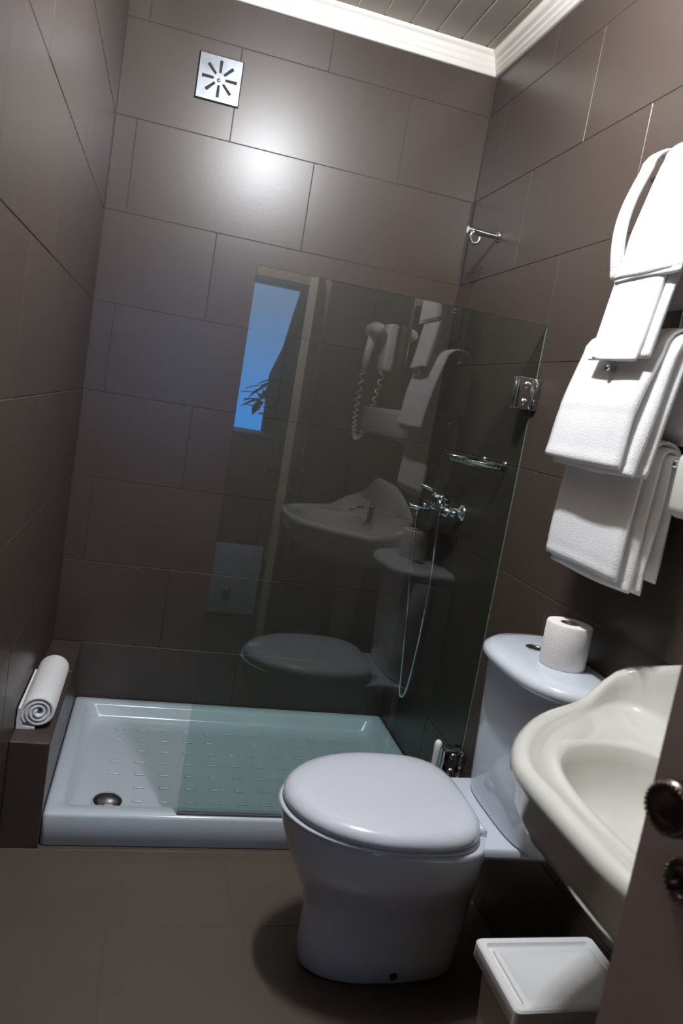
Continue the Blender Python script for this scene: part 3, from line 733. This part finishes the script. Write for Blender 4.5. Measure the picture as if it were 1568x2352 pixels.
# ------------------------------------------------------------------ open door leaf
HG = Vector((0.998, -2.862, 0)); EDG = Vector((0.8145, -2.105, 0)); dv_ = (EDG-HG).normalized(); LL = (EDG-HG).length
nv = Vector((-dv_.y, dv_.x, 0))                                   # towards -x
if nv.x > 0: nv = -nv
door = bpy.data.objects.new('door_1', None); door.location = HG; COL.objects.link(door); struct(door, 'open brown door leaf with dark bronze knob at the right edge')
def dp(u, n_, z): return HG+dv_*u+nv*n_+Vector((0, 0, z))
bm = bmesh.new()
def dbox(bm, u0, u1, n0, n1, z0, z1, bev=0.0):
    g = bmesh.ops.create_cube(bm, size=1.0)
    for v in g['verts']: v.co = Vector(((u0+u1)/2+v.co.x*(u1-u0), (n0+n1)/2+v.co.y*(n1-n0), (z0+z1)/2+v.co.z*(z1-z0)))
    if bev: bmesh.ops.bevel(bm, geom=list({e_ for v in g['verts'] for e_ in v.link_edges}), offset=bev, segments=2, affect='EDGES')
    for v in bm.verts: v.co = dp(v.co.x, v.co.y, v.co.z)
dbox(bm, 0.0, LL, -0.036, 0.0, 0.006, 1.885, 0.0015)
link('leaf', bm, M['door'], door, angle=30)
bm = bmesh.new(); dbox(bm, LL, LL+0.0008, -0.035, -0.001, 0.008, 1.883); link('edge_strip', bm, M['door_edge'], door)
KU, KZ = LL-0.062, 0.966
for sgn, n0 in ((1, 0.0), (-1, -0.036)):
    mt = axis(dp(KU, n0, KZ), nv*sgn)
    bm = bmesh.new(); lathe(bm, [(0.0245, 0), (0.0245, 0.003), (0.020, 0.007), (0.012, 0.009), (0.0095, 0.014), (0.0095, 0.028), (0.016, 0.034), (0.0255, 0.042), (0.0275, 0.049), (0.0262, 0.056), (0.021, 0.0605), (0.018, 0.0590), (0.014, 0.0600), (0.008, 0.0625), (0, 0.063)], mt, 36)
    kb = link('knob', bm, M['bronze'], door, smooth=True)
    for i in range(30):
        a = 2*math.pi*i/30; bm = bmesh.new(); c_ = mt @ Vector((0.0232*math.cos(a), 0.0232*math.sin(a), 0.0592)); bmesh.ops.create_icosphere(bm, subdivisions=1, radius=0.0026, matrix=Matrix.Translation(c_))
        link('bead', bm, M['bronze'], kb, smooth=True)
    mt = axis(dp(KU, n0, KZ-0.085), nv*sgn)
    bm = bmesh.new(); lathe(bm, [(0.024, 0), (0.024, 0.003), (0.021, 0.006), (0.015, 0.007), (0.013, 0.005), (0, 0.005)], mt, 32)
    rs = link('key_rosette', bm, M['bronze'], door, angle=50)
    for i in range(24):
        a = 2*math.pi*i/24; bm = bmesh.new(); c_ = mt @ Vector((0.0222*math.cos(a), 0.0222*math.sin(a), 0.005)); bmesh.ops.create_icosphere(bm, subdivisions=1, radius=0.0022, matrix=Matrix.Translation(c_))
        link('bead', bm, M['bronze'], rs, smooth=True)
    bm = bmesh.new(); lathe(bm, [(0.0045, 0.004), (0.0045, 0.026), (0, 0.027)], mt, 12); link('key', bm, M['bronze'], rs, angle=40)

# ------------------------------------------------------------------ ceiling lamp (above the frame)
lampo = empty('ceiling_lamp', (LAMP.x, LAMP.y, CZ), 'round ceiling lamp with three bulbs above the frame', 'lamp')
bm = bmesh.new(); lathe(bm, [(0.13, 0), (0.13, -0.02), (0.12, -0.03), (0.03, -0.032), (0.02, -0.075), (0, -0.076)], Matrix.Translation((LAMP.x, LAMP.y, CZ)), 40); link('base', bm, M['white_plastic'], lampo, angle=50)
for dy in (-0.075, 0, 0.075):
    bm = bmesh.new(); lathe(bm, [(0.013, 0), (0.013, -0.075)], Matrix.Translation((LAMP.x, LAMP.y+dy, CZ-0.031)), 18)
    sk = link('socket', bm, M['white_plastic'], lampo, angle=50)

# ------------------------------------------------------------------ bedroom seen through the doorway (in the glass)
BX0, BX1, BY0, BY1, BZ0, BZ1 = -1.3, 2.2, -5.0, YF-0.1, -0.10, 2.60
struct(link('floor_2', bx(BX0, BX1, BY0-0.1, BY1, BZ0-0.1, BZ0), M['bed_floor']), 'bedroom floor beyond the doorway')
struct(link('ceiling_2', bx(BX0, BX1, BY0-0.1, BY1, BZ1, BZ1+0.1), M['plaster']), 'bedroom ceiling')
struct(link('wall_bedroom_left', bx(BX0-0.1, BX0, BY0-0.1, BY1, BZ0, BZ1+0.1), M['plaster']), 'bedroom side wall')
struct(link('wall_bedroom_right', bx(BX1, BX1+0.1, BY0-0.1, BY1, BZ0, BZ1+0.1), M['plaster']), 'bedroom side wall opposite')
bm = bmesh.new(); box(bm, BX0, -0.12, BY1, BY1+0.05, BZ0, BZ1+0.1); box(bm, W+0.12, BX1, BY1, BY1+0.05, BZ0, BZ1+0.1)
struct(link('wall_bedroom_near', bm, M['plaster']), 'bedroom wall beside the bathroom')
wx0, wx1, wz0, wz1 = 0.10, 1.45, 0.90, 2.20
bm = bmesh.new(); box(bm, BX0, wx0, BY0-0.1, BY0, BZ0, BZ1); box(bm, wx1, BX1, BY0-0.1, BY0, BZ0, BZ1); box(bm, wx0, wx1, BY0-0.1, BY0, BZ0, wz0); box(bm, wx0, wx1, BY0-0.1, BY0, wz1, BZ1)
struct(link('wall_bedroom_far', bm, M['plaster']), 'bedroom window wall')
win = bpy.data.objects.new('window_1', None); win.location = (0.5, BY0, 1.5); COL.objects.link(win); struct(win, 'bedroom window with blue evening sky')
bm = bmesh.new()
for a in ((wx0, wx1, wz0, wz0+.05), (wx0, wx1, wz1-.05, wz1), (wx0, wx0+.05, wz0, wz1), (wx1-.05, wx1, wz0, wz1)): box(bm, a[0], a[1], BY0-0.07, BY0-0.03, a[2], a[3])
link('window_frame', bm, M['white_plastic'], win)
link('pane', bx(wx0+.01, wx1-.01, BY0-0.052, BY0-0.048, wz0+.01, wz1-.01), glass('window_glass', (0.97, 0.98, 0.98)), win)
M['curtain'] = mat('curtain_cloth', (0.22, 0.19, 0.30), 0.9, var=0.1)
bm = bmesh.new(); rings = []
for j in range(41):
    x = 1.07+0.50*j/40; k_ = max(0, 1-j/40); y = BY0+0.05+0.022*math.sin(j*1.1)
    rings.append([(x, y, 0.55), (x, y, 1.45), (x+0.07*k_, y, 1.65), (x+0.15*k_, y, 1.90), (x+0.17*k_, y, 2.28), (x+0.17*k_, y+0.004, 2.28), (x+0.15*k_, y+0.004, 1.90), (x+0.07*k_, y+0.004, 1.65), (x, y+0.004, 1.45), (x, y+0.004, 0.55)])
loft(bm, rings)
tag(link('curtain', bm, M['curtain'], None, smooth=True), 'dark purple curtain at the bedroom window, seen in the glass', 'curtain')
# chest with plant
ch = empty('chest', (0.80, -3.5, BZ0), 'dark chest with grey drawer and brass knob, seen in the glass', 'chest')
link('carcass', bx(0.60, 0.985, -3.75, -3.27, BZ0+0.001, 1.02, bev=0.004), M['cab_wood'], ch, angle=40)
link('top_board', bx(0.59, 0.995, -3.76, -3.26, 1.021, 1.045, bev=0.004), M['cab_wood'], ch, angle=40)
dr = link('drawer', bx(0.607, 0.975, -3.269, -3.252, -0.06, 0.372, bev=0.003), M['cab_paint'], ch, angle=40)
bm = bmesh.new(); lathe(bm, [(0.010, 0), (0.010, 0.012), (0.022, 0.022), (0.025, 0.034), (0.018, 0.046), (0, 0.050)], axis((0.790, -3.252, 0.086), (0, 1, 0)), 20); link('knob', bm, M['brass'], dr, smooth=True)
dr = link('drawer', bx(0.607, 0.975, -3.269, -3.252, 0.39, 0.99, bev=0.003), M['cab_wood'], ch, angle=40)
pt = empty('potted_plant', (0.95, -3.50, 1.046), 'leafy potted plant on the chest, silhouetted in the glass', 'plant')
bm = bmesh.new(); lathe(bm, [(0.045, 0), (0.060, 0.09), (0.065, 0.10), (0.055, 0.10), (0.05, 0.08)], Matrix.Translation((0.95, -3.50, 1.046)), 24); link('pot', bm, M['pot'], pt, angle=40)
bm = bmesh.new(); stems = []
for i in range(5):
    a = i*1.26+0.3; tip = Vector((0.92+0.07*math.cos(a), -3.50+0.07*math.sin(a), 1.36+0.05*math.sin(i*2.1))); stems.append(tip)
    tube(bm, bez((0.95, -3.50, 1.12), (0.95, -3.50, 1.22), (tip.x, tip.y, 1.24), tip, 6), .003, 5)
link('stem', bm, M['leaf'], pt, smooth=True)
for i in range(46):
    tip = stems[i % 5]; a = i*2.4; d_ = Vector((math.cos(a), math.sin(a)*0.8, random.uniform(-0.7, 0.35))).normalized(); L_ = random.uniform(0.11, 0.16)
    base_ = tip-Vector((0, 0, random.uniform(0, 0.16))); s_ = d_.cross(Vector((0, 0, 1))).normalized()*0.027
    P_ = []
    bm = bmesh.new()
    vs = []
    for t, w_ in ((0, .12), (.25, .8), (.55, 1.0), (.8, .6), (1, .03)):
        c_ = base_+d_*L_*t+Vector((0, 0, -0.035*t*t)); vs.append((bm.verts.new(c_-s_*w_), bm.verts.new(c_+Vector((0, 0, -0.004))), bm.verts.new(c_+s_*w_)))
    for p_, q_ in zip(vs, vs[1:]):
        bm.faces.new((p_[0], p_[1], q_[1], q_[0])); bm.faces.new((p_[1], p_[2], q_[2], q_[1]))
    lf = link('leaf', bm, M['leaf'], pt, smooth=True); md = lf.modifiers.new('thickness', 'SOLIDIFY'); md.thickness = 0.0012
